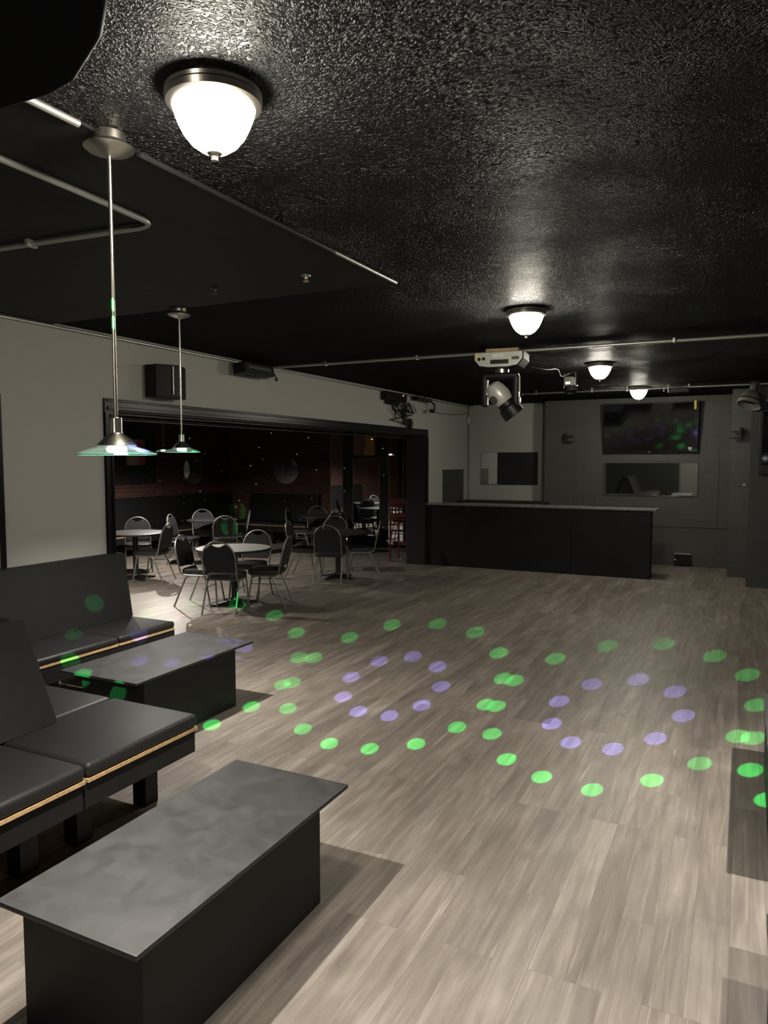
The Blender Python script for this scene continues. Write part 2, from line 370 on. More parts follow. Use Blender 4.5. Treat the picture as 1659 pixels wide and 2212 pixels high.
# ------------------------------------------------------------------ ceiling lamps
def dome_lamp(x, y, label):
    t = thing('ceiling_lamp', label, 'lamp', (x, y, CZ), 0, 'flush dome lamps in a row on the black ceiling')
    return t
DOMES = [(-1.44, 1.78, 'nearest and largest of the lit dome lamps on the black ceiling'),
         (-1.452, 5.26, 'lit dome lamp on the ceiling just in front of the moving head light'),
         (-1.49, 8.47, 'third lit dome lamp counting back, between the two ceiling pipes'),
         (-1.45, 11.46, 'farthest lit dome lamp, touching the far ceiling pipe above the bar end'),
         (-1.46, -1.55, 'lit dome lamp on the ceiling behind the viewer')]
first = dome_lamp(*DOMES[0])
MB().lathe([(.0, 0), (.137, 0), (.142, -.012), (.139, -.022), (.143, -.028), (.139, -.045), (.128, -.052), (.120, -.054)], seg=56).build('mounting_ring', M['nickel'], first)
MB().lathe([(.123, -.046), (.119, -.062), (.113, -.080), (.104, -.103), (.090, -.130), (.069, -.156), (.042, -.175), (.0, -.183)], seg=48).build('glass_bowl', M['lamp'], first)
MB().lathe([(.0, -.176), (.022, -.172), (.023, -.184), (.012, -.190), (.010, -.198), (.011, -.204), (.0, -.207)], seg=20).build('finial', M['nickel'], first)
for x, y, lab in DOMES[1:]:
    c = copy_tree(first); c.location = (x, y, CZ); c['label'] = lab

def pendant(x, y, zb, ztop, label, watts=205., cone=130., blend=1.):
    t = thing('pendant_lamp', label, 'lamp', (x, y, zb), 0, 'glass saucer pendant lamps')
    H = ztop - zb
    MB().lathe([(0, H), (.052, H), (.055, H-.004), (.055, H-.03), (.06, H-.036), (.078, H-.044), (.082, H-.05), (.072, H-.058), (.03, H-.074), (.0, H-.076)], seg=40).build('canopy', M['nickel'], t)
    MB().tube([(0, 0, H-.07), (0, 0, .118)], .0068, 12).build('rod', M['nickel'], t)
    MB().lathe([(0, .122), (.018, .122), (.02, .118), (.02, .072), (.024, .066), (.045, .050), (.060, .034), (.066, .027), (.064, .024), (.03, .026), (.0, .028)], seg=36).build('socket_cup', M['nickel'], t)
    MB().lathe([(.022, .026), (.06, .0235), (.095, .014), (.128, .0005), (.131, -.003), (.128, -.0055), (.095, .008), (.06, .0175), (.022, .020)], seg=56).build('glass_shade', M['glass'], t)
    MB().lathe([(.1275, .0012), (.1315, .0005), (.133, -.003), (.1315, -.0062), (.1275, -.0062), (.1275, .0012)], seg=56).build('glass_edge', M['glass_edge'], t)
    MB().lathe([(0, .025), (.026, .025), (.034, .018), (.033, .008), (.022, .001), (0, -.001)], seg=20).build('bulb', M['bulb'], t)
    ld = bpy.data.lights.new('halogen', 'SPOT'); ld.color = (1., .93, .84); ld.energy = watts; ld.spot_size = math.radians(cone); ld.spot_blend = blend; ld.shadow_soft_size = .014
    lo = bpy.data.objects.new('halogen', ld); COL.objects.link(lo); lo.location = (x, y, zb-.024)
    return t
p0 = pendant(-1.94, 1.85, 1.828, CZ, 'nearest pendant lamp with a green-edged glass saucer on a long rod')
pend_copy = pendant
pend_copy(-3.66, 4.10, 1.872, CZ, 'second pendant lamp with glass saucer, hanging in front of the wall speaker')
pend_copy(.62, 3.95, 1.85, CZ, 'pendant lamp over the right hand coffee table beyond the frame')
pend_copy(.46, 1.42, 1.85, CZ, 'pendant lamp over the near right coffee table beyond the frame')
pend_copy(-8.75, 9.35, 1.97, 2.70, 'small glass pendant lamp hanging inside the dark lounge', 230., 172., .6)
pend_copy(-7.05, 6.30, 1.97, 2.70, 'added glass pendant lamp brightening the pale round table, unseen behind the left wall', 300., 150.)  # added lamp, unseen behind the wall, to brighten the pale table and chairs

# ------------------------------------------------------------------ pipes
def pipe(name, pts, r, mat, label):
    return solo(name, MB().tube(pts, r, 12), mat, label, 'pipe')
t = thing('ceiling_pipe', 'long straight galvanised pipe crossing the ceiling at the moving head light', 'pipe', (0, 0, 0))
MB().tube([(-4.93, 7.0, CZ-.022), (1.69, 7.12, CZ-.022)], .016, 12).build('pipe_run', M['pipe'], t)
for x in (-4.2, -3.1, -.6, .9): MB().box((x-.012, 7.02+.018*(x+4.93)*.6-.03, CZ-.042), (x+.012, 7.02+.018*(x+4.93)*.6+.03, CZ), .003).build('strap', M['pipe'], t)
t = thing('lighting_pipe', 'far galvanised pipe hung below the ceiling in front of the dark back wall', 'pipe', (0, 0, 0))
zp = CZ-.045
MB().tube([(-3.16, 11.32, zp), (1.69, 11.28, zp)], .014, 12).build('pipe_run', M['pipe'], t)
MB().lathe([(0, -.01), (.028, -.01), (.028, .012), (.0, .012)], (-3.17, 11.32, zp), 20, (1, 0, 0)).build('end_flange', M['nickel'], t)
for x in (-2.95, -2.1, -1.6, -1.02, -.75): MB().box((x-.009, 11.285, zp-.02), (x+.009, 11.322, CZ), .003).build('hanger', M['white'] if x > -1.2 else M['pipe'], t)
t = thing('ceiling_conduit_bent', 'grey conduit bent to a sharp elbow on the smooth black ceiling at left', 'pipe', (0, 0, 0))
MB().tube(spline([(-2.36, .2, CZ-.03), (-2.385, 1.75, CZ-.03), (-2.41, 2.40, CZ-.03), (-2.43, 2.53, CZ-.03), (-2.50, 2.565, CZ-.03), (-2.62, 2.56, CZ-.03), (-3.40, 2.50, CZ-.03), (-4.92, 2.40, CZ-.03)], 6), .0125, 12).build('pipe_run', M['pipe'], t)
MB().box((-3.19, 2.485, CZ-.046), (-3.165, 2.545, CZ-.011), .003).build('strap', M['pipe'], t)
t = thing('ceiling_conduit_black', 'conduit along the ceiling edge past the nearest pendant, mostly painted black', 'pipe', (0, 0, 0))
MB().tube([(-1.945, 1.99, CZ-.016), (-1.935, 3.35, CZ-.016)], .010, 12).build('painted_run', M['pipe_black'], t)
MB().tube([(-1.935, 3.34, CZ-.016), (-1.93, 4.07, CZ-.016)], .0105, 12).build('bare_end', M['pipe'], t)
MB().tube([(-1.95, 1.45, CZ-.017), (-1.945, 1.73, CZ-.017)], .0125, 12).build('bare_end', M['pipe'], t)
for x, y, lab in ((-2.332, 3.69, 'small brass fire sprinkler head on the ceiling, right of the pendant canopy'), (-3.01, 3.70, 'small dark fire sprinkler head on the ceiling above the second pendant')):
    t = thing('sprinkler_head', lab, 'sprinkler', (x, y, CZ-.0105), 0, 'sprinkler heads')
    MB().lathe([(0, 0), (.03, 0), (.026, -.008), (.011, -.01), (.009, -.024), (0, -.024)], seg=20).build('escutcheon', M['nickel'] if x > -2.6 else M['trim'], t)
    MB().lathe([(0, -.036), (.018, -.036), (.018, -.039), (0, -.039)], seg=16).tube([(-.008, 0, -.022), (-.01, 0, -.036)], .0018, 6).tube([(.008, 0, -.022), (.01, 0, -.036)], .0018, 6).build('deflector', M['wood'] if x > -2.6 else M['trim'], t)
# curtain rod inside the opening
solo('curtain_rod', MB().tube([(-5.2, 4.676, 2.186), (-5.2, 11.594, 2.190)], .0065, 10), M['pipe'], 'thin pale rod running across the top of the lounge opening', 'rod')

# ------------------------------------------------------------------ hanging black speaker, top left
zb, zt = 2.52, CZ
outl = [(-.80, .70), (-.90, .87), (-1.01, .955), (-1.165, 1.033), (-1.25, 1.05), (-1.62, 1.04), (-1.75, .80), (-1.72, .50), (-1.30, .32), (-.95, .45)]
t = thing('hanging_speaker', 'black faceted speaker hanging from the ceiling at the top left corner', 'speaker', (-1.25, .75, zb))
MB().prism([(x+1.25, y-.75, 0) for x, y in outl], (0, 0, .27), .012).build('cabinet', plain('navy_black_shell', (.003, .003, .005), .8, spec=.1), t)
MB().lathe([(0, .002), (.035, .002), (.035, -.008), (.028, -.012), (0, -.012)], (.15, -.05, 0), 20).build('effect_lens', M['screen'], t)
MB().tube([(0, 0, .26), (0, 0, zt-zb)], .035, 16).build('ceiling_bracket', M['plastic'], t)

# ------------------------------------------------------------------ lounge wall things
def board(name, lo, hi, mat, label, cat, group=None, bev=.003):
    return solo(name, MB().box(lo, hi, bev), mat, label, cat, group)
def framed(name, lo, hi, axis, face, mat, fmat, label, cat, fw=.02, group=None, partn='mirror_glass'):
    """a panel on a wall (axis: the wall normal) with a thin frame round it; face: +1/-1 side that looks into the room"""
    t = thing(name, label, cat, tuple((a+b)/2 for a, b in zip(lo, hi)), 0, group); c = t.location
    L0 = [a-b for a, b in zip(lo, c)]; H0 = [a-b for a, b in zip(hi, c)]
    MB().box(L0, H0).build(partn, mat, t, False)
    o = 1-axis; f = MB()
    def bar(a0, a1, z0, z1):
        l, h = [0, 0, 0], [0, 0, 0]; l[axis], h[axis] = L0[axis]-.003, H0[axis]+.003
        l[o], h[o], l[2], h[2] = a0, a1, z0, z1; f.box(l, h, .002)
    bar(L0[o]-fw, L0[o], L0[2]-fw, H0[2]+fw); bar(H0[o], H0[o]+fw, L0[2]-fw, H0[2]+fw); bar(L0[o], H0[o], H0[2], H0[2]+fw); bar(L0[o], H0[o], L0[2]-fw, L0[2])
    f.build('frame', fmat, t); return t
thin = .006
framed('tall_mirror', (-8.075, YB-.026, .30), (-7.785, YB-.0045, 2.47), 1, -1, M['mirror'], M['pipe'], 'tall narrow mirror next to the end of the brick wall in the lounge', 'mirror', thin, 'tall mirrors on the black lounge wall')
framed('tall_mirror', (-7.52, YB-.026, .22), (-6.895, YB-.0045, 1.862), 1, -1, M['mirror'], M['pipe'], 'wide tall mirror under the striped painting in the lounge', 'mirror', thin, 'tall mirrors on the black lounge wall')
framed('tall_mirror', (-6.68, YB-.026, .06), (-6.345, YB-.0045, 2.40), 1, -1, M['mirror'], M['pipe'], 'tall narrow mirror behind the red bar stool', 'mirror', thin, 'tall mirrors on the black lounge wall')
board('painting', (-7.50, YB-.05, 1.925), (-6.995, YB-.0035, 2.42), M['art2'], 'unframed striped painting in purple and ochre above the wide tall mirror', 'painting')
t = thing('round_mirror', 'round mirror on the brick wall left of the lounge corner', 'mirror', (-10.846, 12.5, 1.62), 0, 'round mirrors on brick')
MB().lathe([(0, 0), (.32, 0), (.32, .012), (.312, .016), (0, .016)], (0, 0, 0), 64, (1, 0, 0)).build('mirror_glass', M['mirror'], t)
t = thing('round_mirror', 'round mirror on the brick wall right of the lounge corner', 'mirror', (-9.262, YB-.002, 1.615), 0, 'round mirrors on brick')
MB().lathe([(0, 0), (.325, 0), (.325, .012), (.317, .016), (0, .016)], (0, 0, 0), 64, (0, -1, 0)).build('mirror_glass', M['mirror'], t)
board('wall_board', (-10.85, 10.28, 1.35), (-10.825, 11.36, 2.52), M['blackm'], 'large matt black board on the left brick wall of the lounge', 'board')
board('painting', (-10.8255, 10.54, 1.725), (-10.80, 11.03, 2.235), M['art1'], 'small dim painting with warm figures hung on the black board', 'painting')

# ------------------------------------------------------------------ bench builders
def cushion(lo, hi, mat, name, parent, puff=.012, bev=.022):
    b = MB().box(lo, hi, bev, 4); 
    return b.build(name, mat, parent, flat=False)
def wall_bench(name, label, loc, rz, L, depth, zs, back_h, splits, back_y0=0., back_lean=.10, group=None, legs=True):
    """local: +X along the bench, +Y away from the wall; wall at y=0; zs = seat height"""
    t = thing(name, label, 'bench', loc, rz, group)
    xs = [0]+list(splits)+[L]
    for a, b_ in zip(xs, xs[1:]):
        cushion((a+.003, .06, zs-.055), (b_-.003, depth, zs), M['vinyl_top'], 'seat_cushion', t)
        MB().box((a+.004, .02, zs-.073), (b_-.004, depth-.006, zs-.0555)).build('plywood_edge', M['ply'], t)
    MB().box((0, depth-.035, zs-.20), (L, depth-.012, zs-.074), .003).box((0, .02, zs-.20), (.022, depth-.03, zs-.074)).box((L-.022, .02, zs-.20), (L, depth-.03, zs-.074)).build('fascia', M['boardk'], t)
    # leaning back pad, its top against the wall
    th = .085
    prof = [(back_lean+th, zs+.002), (th+.012, back_h), (.012, back_h), (.012, zs+.002)]
    MB().prism([(back_y0, y, z) for y, z in prof], (L-back_y0-.01, 0, 0), .014).build('back_pad', M['vinyl'], t)
    if legs:
        x = .06; xs2 = []
        n = max(2, round(L/1.0)+1)
        for k in range(n):
            xx = .05+(L-.20)*k/(n-1)
            MB().box((xx, depth-.16, 0), (xx+.09, depth-.07, zs-.074), .003).build('leg', M['boardk'], t)
            MB().box((xx, .06, 0), (xx+.09, .15, zs-.074), .003).build('leg', M['boardk'], t)
    return t
# far bench in the main room, against the left wall (local x -> -Y world when rz=-90)
wall_bench('wall_bench', 'black vinyl bench with high back against the pale wall, left of the lounge opening', (XW+.002, 4.68, 0), -PI/2, 1.45, .66, .452, 1.005, (.62,), 0., .10)
bpy.context.view_layer.update()
# lounge benches: left wall and back wall
wall_bench('lounge_bench', 'long black bench along the left brick wall of the lounge', (-10.848, 13.70, 0), -PI/2, 6.4, .66, .47, 1.09, (1.6, 3.2, 4.8))
wall_bench('lounge_bench', 'black bench along the back brick wall of the lounge', (-8.34, YB-.002, 0), PI, 1.84, .66, .47, 1.075, (.9,))

# near double bench (seats on both sides of a shared back)
def near_bench():
    t = thing('double_bench', 'black vinyl double bench with shared back, in the left foreground', 'bench', (-3.2, 1.4, 0))
    def q(lo, hi): return [a-b for a, b in zip(lo, (-3.2, 1.4, 0))], [a-b for a, b in zip(hi, (-3.2, 1.4, 0))]
    for y0, y1 in ((.72, 1.455), (1.46, 2.212), (2.22, 2.945)):
        l, h = q((-3.165, y0, .402), (-2.553, y1, .472)); cushion(l, h, M['vinyl_top'], 'seat_cushion', t, bev=.024)
        l, h = q((-3.16, y0+.003, .385), (-2.556, y1-.003, .4015)); MB().box(l, h).build('plywood_edge', M['ply'], t)
        l, h = q((-3.86, y0, .402), (-3.175, y1, .472)); cushion(l, h, M['vinyl_top'], 'seat_cushion', t, bev=.024)
        l, h = q((-3.86, y0+.003, .385), (-3.18, y1-.003, .4015)); MB().box(l, h).build('plywood_edge', M['ply'], t)
        for x0 in (-2.60, -3.86):
            l, h = q((x0, y0+.002, .262), (x0+.024, y1-.002, .3845)); MB().box(l, h, .002).build('fascia', M['boardk'], t)
        for yy in (y0+.10, y1-.19):
            for x0 in (-2.84, -3.72):
                l, h = q((x0, yy, 0), (x0+.09, yy+.09, .3845)); MB().box(l, h, .003).build('leg', M['boardk'], t)
    l, h = q((-3.83, 2.916, .262), (-2.58, 2.94, .3845)); MB().box(l, h, .002).build('end_board', M['boardk'], t)
    # back: two leaning pads, tops meeting over a ridge board
    o = Vector((-3.2, 1.4, 0))
    def pad(prof, nm, mat, y0=.74, y1=2.53):
        MB().prism([Vector((x, y0, z))-o for x, z in prof], (0, y1-y0, 0), .02).build(nm, mat, t)
    pad([(-3.105, .474), (-3.330, .985), (-3.405, .955), (-3.19, .474)], 'back_pad', M['vinyl'])
    pad([(-3.765, .474), (-3.545, .985), (-3.47, .955), (-3.68, .474)], 'back_pad', M['vinyl'])
    pad([(-3.20, .474), (-3.40, .945), (-3.41, .99), (-3.465, .99), (-3.475, .945), (-3.67, .474)], 'back_board', M['boardk'], .76, 2.50)
    return t
near_bench()

# ------------------------------------------------------------------ coffee tables
def coffee_table(label, x0, x1, y0, y1, h, bx0, bx1, by0, by1, rz=0.):
    cx, cy = (x0+x1)/2, (y0+y1)/2
    t = thing('coffee_table', label, 'table', (cx, cy, 0), rz, 'black box coffee tables')
    MB().box((x0-cx, y0-cy, h-.018), (x1-cx, y1-cy, h), .004).build('tabletop', M['table_top'], t)
    MB().box((bx0-cx, by0-cy, 0), (bx1-cx, by1-cy, h-.0182), .003).build('base', M['boardk'], t)
    return t
coffee_table('black box coffee table with scuffed top in the left foreground', -2.05, -1.462, 1.415, 2.615, .44, -2.005, -1.503, 1.475, 2.452)
coffee_table('black box coffee table in front of the wall bench, dotted with purple light', -3.985, -3.315, 3.265, 4.46, .437, -3.86, -3.30+.005-.02, 3.33, 4.24)
coffee_table('black coffee table cut by the right edge beside the green light dots', .135, .74, 3.55, 4.735, .448, .15, .72, 3.62, 4.72)
coffee_table('black coffee table cut by the lower right edge of the picture', .098, .70, 1.20, 2.39, .448, .108, .68, 1.27, 2.37)

# ------------------------------------------------------------------ round tables and banquet chairs
def round_table(x, y, label, top, rz=0.):
    t = thing('round_table', label, 'table', (x, y, 0), rz, 'round lounge tables')
    tp = MB().lathe([(0, .722), (.455, .722), (.460, .720), (.460, .696), (0, .696)], seg=64).build('tabletop', top, t)
    MB().lathe([(.4605, .7215), (.466, .719), (.467, .708), (.466, .696), (.4605, .694)], seg=64).build('edge_band', M['iron'], tp)
    MB().lathe([(.0, .695), (.16, .695), (.16, .688), (.042, .684), (.04, .10), (.06, .06), (.0, .06)], seg=24).build('column', M['iron'], t)
    b = MB()
    for k in range(4):
        a = PI/4+PI/2*k; c, s_ = math.cos(a), math.sin(a); u = Vector((c, s_, 0)); v = Vector((-s_, c, 0))
        b.prism([Vector((0, 0, .075))+v*.03, u*.29+v*.018+Vector((0, 0, .022)), u*.29+v*.018, v*.03, ], v*-.05)
        b.lathe([(0, 0), (.024, 0), (.026, .008), (.02, .028), (0, .03)], u*.285, 14)
    b.build('cross_base', M['iron'], t)
    return t
round_table(-5.722, 7.32, 'pale topped round table nearest in the lounge opening', M['lam'], .25)
round_table(-5.60, 9.72, 'dark topped round table in front of the red bar stool', M['lamd'], .6)
round_table(-7.56, 12.45, 'dark round table farthest back, by the bench end and mirrors', M['lamd'], .2)
round_table(-8.86, 10.72, 'dark round table in front of the lounge corner', M['lamd'], .9)
round_table(-8.33, 8.26, 'dark round table half hidden by the left side of the opening', M['lamd'], .4)

def back_plane(z):                      # y of the leaning back at height z
    return -.205 - .085*(z-.47)/.4
def make_chair(label):
    t = thing('banquet_chair', label, 'chair', (0, 0, 0), 0, 'banquet chairs at the round tables')
    # seat: soft trapezoid cushion
    b = MB(); n = 28; ringz = [(.405, .93), (.415, .985), (.44, 1.), (.462, .985), (.474, .90), (.480, .6)]
    rings = []
    for z, k in ringz:
        r = []
        for i in range(n):
            a = 2*PI*i/n; ca, sa = math.cos(a), math.sin(a); e = .42
            x = math.copysign(abs(ca)**e, ca); y = math.copysign(abs(sa)**e, sa)
            r.append(b.bm.verts.new((x*(.205+.012*y)*k, y*.212*k-.0, z)))
        rings.append(r)
    for p, q in zip(rings, rings[1:]):
        for i in range(n): b.bm.faces.new((p[i], p[(i+1) % n], q[(i+1) % n], q[i]))
    b.bm.faces.new(rings[0][::-1]); b.bm.faces.new(rings[-1])
    b.build('seat', M['seatv'], t)
    # arched backrest pad with a dip cut under the top of the frame
    pts = [(-.165, .50), (.165, .50), (.180, .53), (.186, .66)]
    K = 14
    for k in range(K+1):
        a = .10*PI + (PI*.5-.10*PI-.42)*k/K if False else (PI*.5-.46)*k/K
        pts.append((.186*math.cos(a), .67+.182*math.sin(a)))
    top_r = pts[-1]
    pts += [(top_r[0]-.018, top_r[1]-.012), (.035, .800), (0, .794), (-.035, .800), (-top_r[0]+.018, top_r[1]-.012)]
    for k in range(K, -1, -1):
        a = (PI*.5-.46)*k/K
        pts.append((-.186*math.cos(a), .67+.182*math.sin(a)))
    pts += [(-.186, .66), (-.180, .53)]
    MB().prism([(x, back_plane(z)-.014, z) for x, z in pts], (0, .03, 0), .007).build('backrest', M['cloth'], t)
    # hoop: seat rail, up the back and over
    half = [(-.196, .15, .398), (-.197, -.10, .398), (-.198, -.165, .408), (-.199, -.198, .445), (-.20, back_plane(.52), .52), (-.20, back_plane(.66), .66)]
    hoop = [(-.20*math.cos(a), back_plane(.67+.20*math.sin(a)), .67+.20*math.sin(a)) for a in [PI*k/20 for k in range(21)]]
    path = spline(half, 5)[:-1] + [Vector(p) for p in hoop] + [Vector((-x, y, z)) for x, y, z in [tuple(p) for p in spline(half, 5)[:-1]][::-1]]
    MB().tube(path, .0108, 10).build('back_frame', M['chairm'], t)
    st = MB()
    for s_ in (-1, 1):
        for (y0, y1) in ((.205, .13), (-.285, -.11)):
            MB().tube(spline([(s_*.205, y0, 0), (s_*.198, y0+(y1-y0)*.82, .335), (s_*.196, y0+(y1-y0)*.98, .375), (s_*.195, y1-math.copysign(.03, y0), .392)], 4), .0112, 10).build('leg', M['chairm'], t)
        st.tube([(s_*.2, -.245, .30), (s_*.199, .15, .30)], .0055, 8)
    st.tube([(-.19, -.09, .388), (.19, -.09, .388)], .009, 8).tube([(-.19, .10, .388), (.19, .10, .388)], .009, 8)
    st.build('stretcher', M['chairm'], t)
    return t
CH = [  # seat centre, facing direction, label
    ((-5.555, 6.96), (-.30, .92), 'banquet chair nearest the viewer, its back to us at the pale round table'),
    ((-6.08, 7.14), (.97, .24), 'banquet chair on the left of the pale round table, facing right'),
    ((-5.33, 7.475), (-.94, -.33), 'banquet chair on the right of the pale round table, facing left'),
    ((-5.84, 7.80), (.22, -.97), 'banquet chair behind the pale round table, facing us'),
    ((-5.51, 9.36), (-.30, .95), 'banquet chair with its back to us at the dark table by the red stool'),
    ((-6.08, 9.56), (.95, .28), 'banquet chair on the left of the dark table by the red stool, facing right'),
    ((-5.36, 10.05), (-.90, -.45), 'banquet chair on the right of the dark table by the red stool, facing left'),
    ((-6.10, 10.50), (.50, -.86), 'banquet chair behind the dark table by the red stool, its pale hoop facing us'),
    ((-7.12, 12.14), (-.80, .60), 'banquet chair at the farthest table, its dark back showing behind another hoop'),
    ((-7.82, 12.13), (.94, .32), 'banquet chair seen edge on at the left of the farthest table'),
    ((-7.80, 12.72), (.55, -.84), 'banquet chair between the farthest table and the bench end'),
    ((-9.22, 10.93), (.76, -.65), 'banquet chair behind the corner table, facing us'),
    ((-8.14, 10.18), (-.62, .78), 'banquet chair with its back to us in front of the corner table'),
    ((-8.66, 11.12), (-.75, -.62), 'banquet chair on the right of the corner table, turned to the left'),
    ((-8.78, 9.90), (.93, .36), 'banquet chair left of the corner table seen edge on, its top shining'),
    ((-8.88, 8.87), (.72, -.69), 'banquet chair behind the half hidden left table, facing us'),
    ((-7.985, 8.24), (-.95, -.28), 'banquet chair on the right of the half hidden left table, facing left'),
]
c0 = None
for (x, y), (dx, dy), lab in CH:
    c = make_chair(lab) if c0 is None else copy_tree(c0)
    if c0 is None: c0 = c
    c['label'] = lab; c.location = (x, y, 0); c.rotation_euler = (0, 0, math.atan2(dy, dx)-PI/2)

# red bar stool, its back to the room
t = thing('bar_stool', 'tall red wooden bar stool with slatted back beside the opening', 'stool', (-5.525, 11.985, 0), .04)
MB().box((-.20, -.20, .74), (.20, .21, .78), .012, 3).build('seat', M['red'], t)
for s_ in (-1, 1):
    MB().tube([(s_*.185, -.205, 0), (s_*.18, -.19, .72), (s_*.185, -.215, .95), (s_*.19, -.235, 1.125)], [.019, .02, .018, .016], 8).build('leg', M['red'], t)
    MB().tube([(s_*.185, .20, 0), (s_*.175, .17, .745)], [.018, .021], 8).build('leg', M['red'], t)
for z in (.22, .36, .50):
    MB().tube([(-.183, -.2, z), (.183, -.2, z)], .009, 8).build('stretcher', M['red'], t)
    for s_ in (-1, 1): MB().tube([(s_*.182, -.198, z+.03), (s_*.179, .19, z+.03)], .009, 8).build('stretcher', M['red'], t)
MB().box((-.19, .17, .25), (.19, .195, .31), .004).build('foot_rail', M['red'], t)
MB().box((-.20, -.245, 1.05), (.20, -.22, 1.135), .008).build('top_rail', M['red'], t)
MB().box((-.19, -.215, .80), (.19, -.193, .87), .005).build('lower_rail', M['red'], t)
for k in range(5):
    x = -.135+.0675*k
    MB().box((x-.014, -.228, .865), (x+.014, -.214, 1.055), .003).build('slat', M['red'], t)

# ------------------------------------------------------------------ bar
t = thing('bar_counter', 'long low black bar counter with grey worktop in front of the back wall', 'bar', (-3.10, 11.80, 0))
o = Vector((-3.10, 11.80, 0))
def q(lo, hi): return [a-b for a, b in zip(lo, o)], [a-b for a, b in zip(hi, o)]
l, h = q((XW+.003, 11.652, 0), (-2.449, 11.906, 1.045)); MB().box(l, h, .003).build('front_panel', M['boardk'], t)
l, h = q((-2.445, 11.645, 0), (-1.255, 11.906, 1.045)); MB().box(l, h, .003).build('front_panel', M['boardk'], t)
l, h = q((XW+.003, 11.61, 1.0455), (-2.30, 12.02, 1.078)); MB().box(l, h, .004).build('countertop', M['counter'], t)
l, h = q((-2.297, 11.60, 1.0455), (-1.175, 12.0, 1.072)); MB().box(l, h, .004).build('countertop', M['counter'], t)
t = thing('back_counter', 'black service counter against the pale wall behind the bar', 'counter', (-4.07, 13.4, 0))
o = Vector((-4.07, 13.4, 0))
l, h = q((XW+.004, 13.12, 0), (-3.26, 13.395, 1.0)); l2, h2 = q((XW+.004, 13.39, 0), (-3.46, 13.695, 1.0)); MB().box(l, h, .003).box(l2, h2, .003).build('cabinet', M['boardk'], t)
l, h = q((XW+.024, 13.08, 1.0), (-3.22, 13.40, 1.045)); l2, h2 = q((XW+.024, 13.39, 1.0), (-3.46, 13.698, 1.045)); MB().box(l, h, .004).box(l2, h2, .004).build('countertop', M['blackm'], t)
solo('serving_tray', MB().box((-4.88, 12.62, .97), (-4.55, 13.075, .985), .004).box((-4.88, 12.62, 0), (-4.56, 13.07, .97), .004), M['white'], 'small white topped cabinet at the corner below the slate grey board', 'cabinet')
board('slate_board', (XW+.001, 12.415, 1.0), (XW+.02, 13.473, 1.645), M['panel'], 'slate grey board on the pale side wall behind the bar', 'board')
framed('wall_mirror', (-4.652, 13.716, 1.352), (-3.532, 13.729, 1.965), 1, -1, M['mirror'], M['trim'], 'rectangular mirror on the pale wall behind the bar, its right part behind a black board', 'mirror', .004)
wm = framed('wall_mirror', (-2.262, 13.396, 1.196), (-.713, 13.409, 1.762), 1, -1, M['mirror_dim'], M['trim'], 'wide mirror below the television reflecting the room', 'mirror', .003)
wm.rotation_euler = (math.radians(.8), 0, 0); wm.location.y -= .005
board('blackboard', (-4.318, 13.70, 1.350), (-3.534, 13.7155, 1.967), M['blackm'], 'matt black board covering the right part of the mirror behind the bar', 'board')
# television, tilted forward on a bracket
t = thing('television', 'large flat television tilted forward high on the dark wall', 'television', (-1.487, 13.30, 2.37)); t.rotation_euler = (math.radians(9), 0, 0)
MB().box((-.775, -.03, -.43), (.775, .03, .43), .006).build('housing', M['plastic'], t)
MB().box((-.757, -.0325, -.405), (.757, -.0302, .415)).build('screen', M['screen'], t, False)
MB().box((.70, -.0345, .30), (.735, -.0326, .44), .0005).build('yellow_sticker', M['yellow'], t)
MB().box((.615, -.0345, -.375), (.675, -.0326, -.335), .0005).box((.635, -.0345, -.40), (.655, -.0326, -.37), .0005).build('corner_sticker', M['white'], t)
MB().box((-.012, -.036, -.42), (.012, -.0302, -.408), .001).build('brand_plate', M['white'], t)
MB().box((-.3, .029, -.2), (.3, .076, .2), .004).build('wall_bracket', M['plastic'], t)
for x, yw, lab, sgn in ((-2.93, 13.411, 'small black steel bracket on the dark wall left of the television', 1), (-.075, 12.461, 'small black steel bracket on the dark column right of the television', -1)):
    b = MB().box((x-.014, yw-.09, 2.13), (x+.014, yw, 2.31), .002)
    for z in (2.15, 2.245): b.box((x+min(0, sgn*.14), yw-.085, z-.012), (x+max(0, sgn*.14), yw-.055, z+.012), .002)
    b.box((x+min(0, -sgn*.06), yw-.04, 2.19), (x+max(0, -sgn*.06), yw, 2.27), .003)
    solo('shelf_bracket', b, M['blackm'], lab, 'bracket', 'brackets beside the television')
t = thing('wall_box', 'small metal box low on the dark back wall near the floor', 'box', (-.915, 13.38, .125))
MB().box((-.13, -.05, -.097), (.13, .03, .097), .004).build('housing', M['plastic'], t)
MB().box((-.135, -.055, .085), (.135, .03, .10), .002).build('lid', M['pipe'], t)
MB().box((-.132, -.056, -.02), (-.10, -.05, 0.0), .002).build('latch', M['white'], t)
board('wall_switch', (-.025, 12.45, 1.425), (.012, 12.46, 1.447), M['white'], 'tiny white switch on the dark column at right', 'switch')
t = thing('wall_monitor', 'dark screen on the column at the right edge of the picture', 'television', (.75, 11.50, 2.06))
MB().box((-.585, -.04, -.45), (.6, .05, .45), .006).build('housing', plain('navy_black_plastic', (.008, .010, .016), .35), t)
MB().box((-.55, -.0425, -.32), (.57, -.0402, .42), .001).build('screen', M['screen'], t)

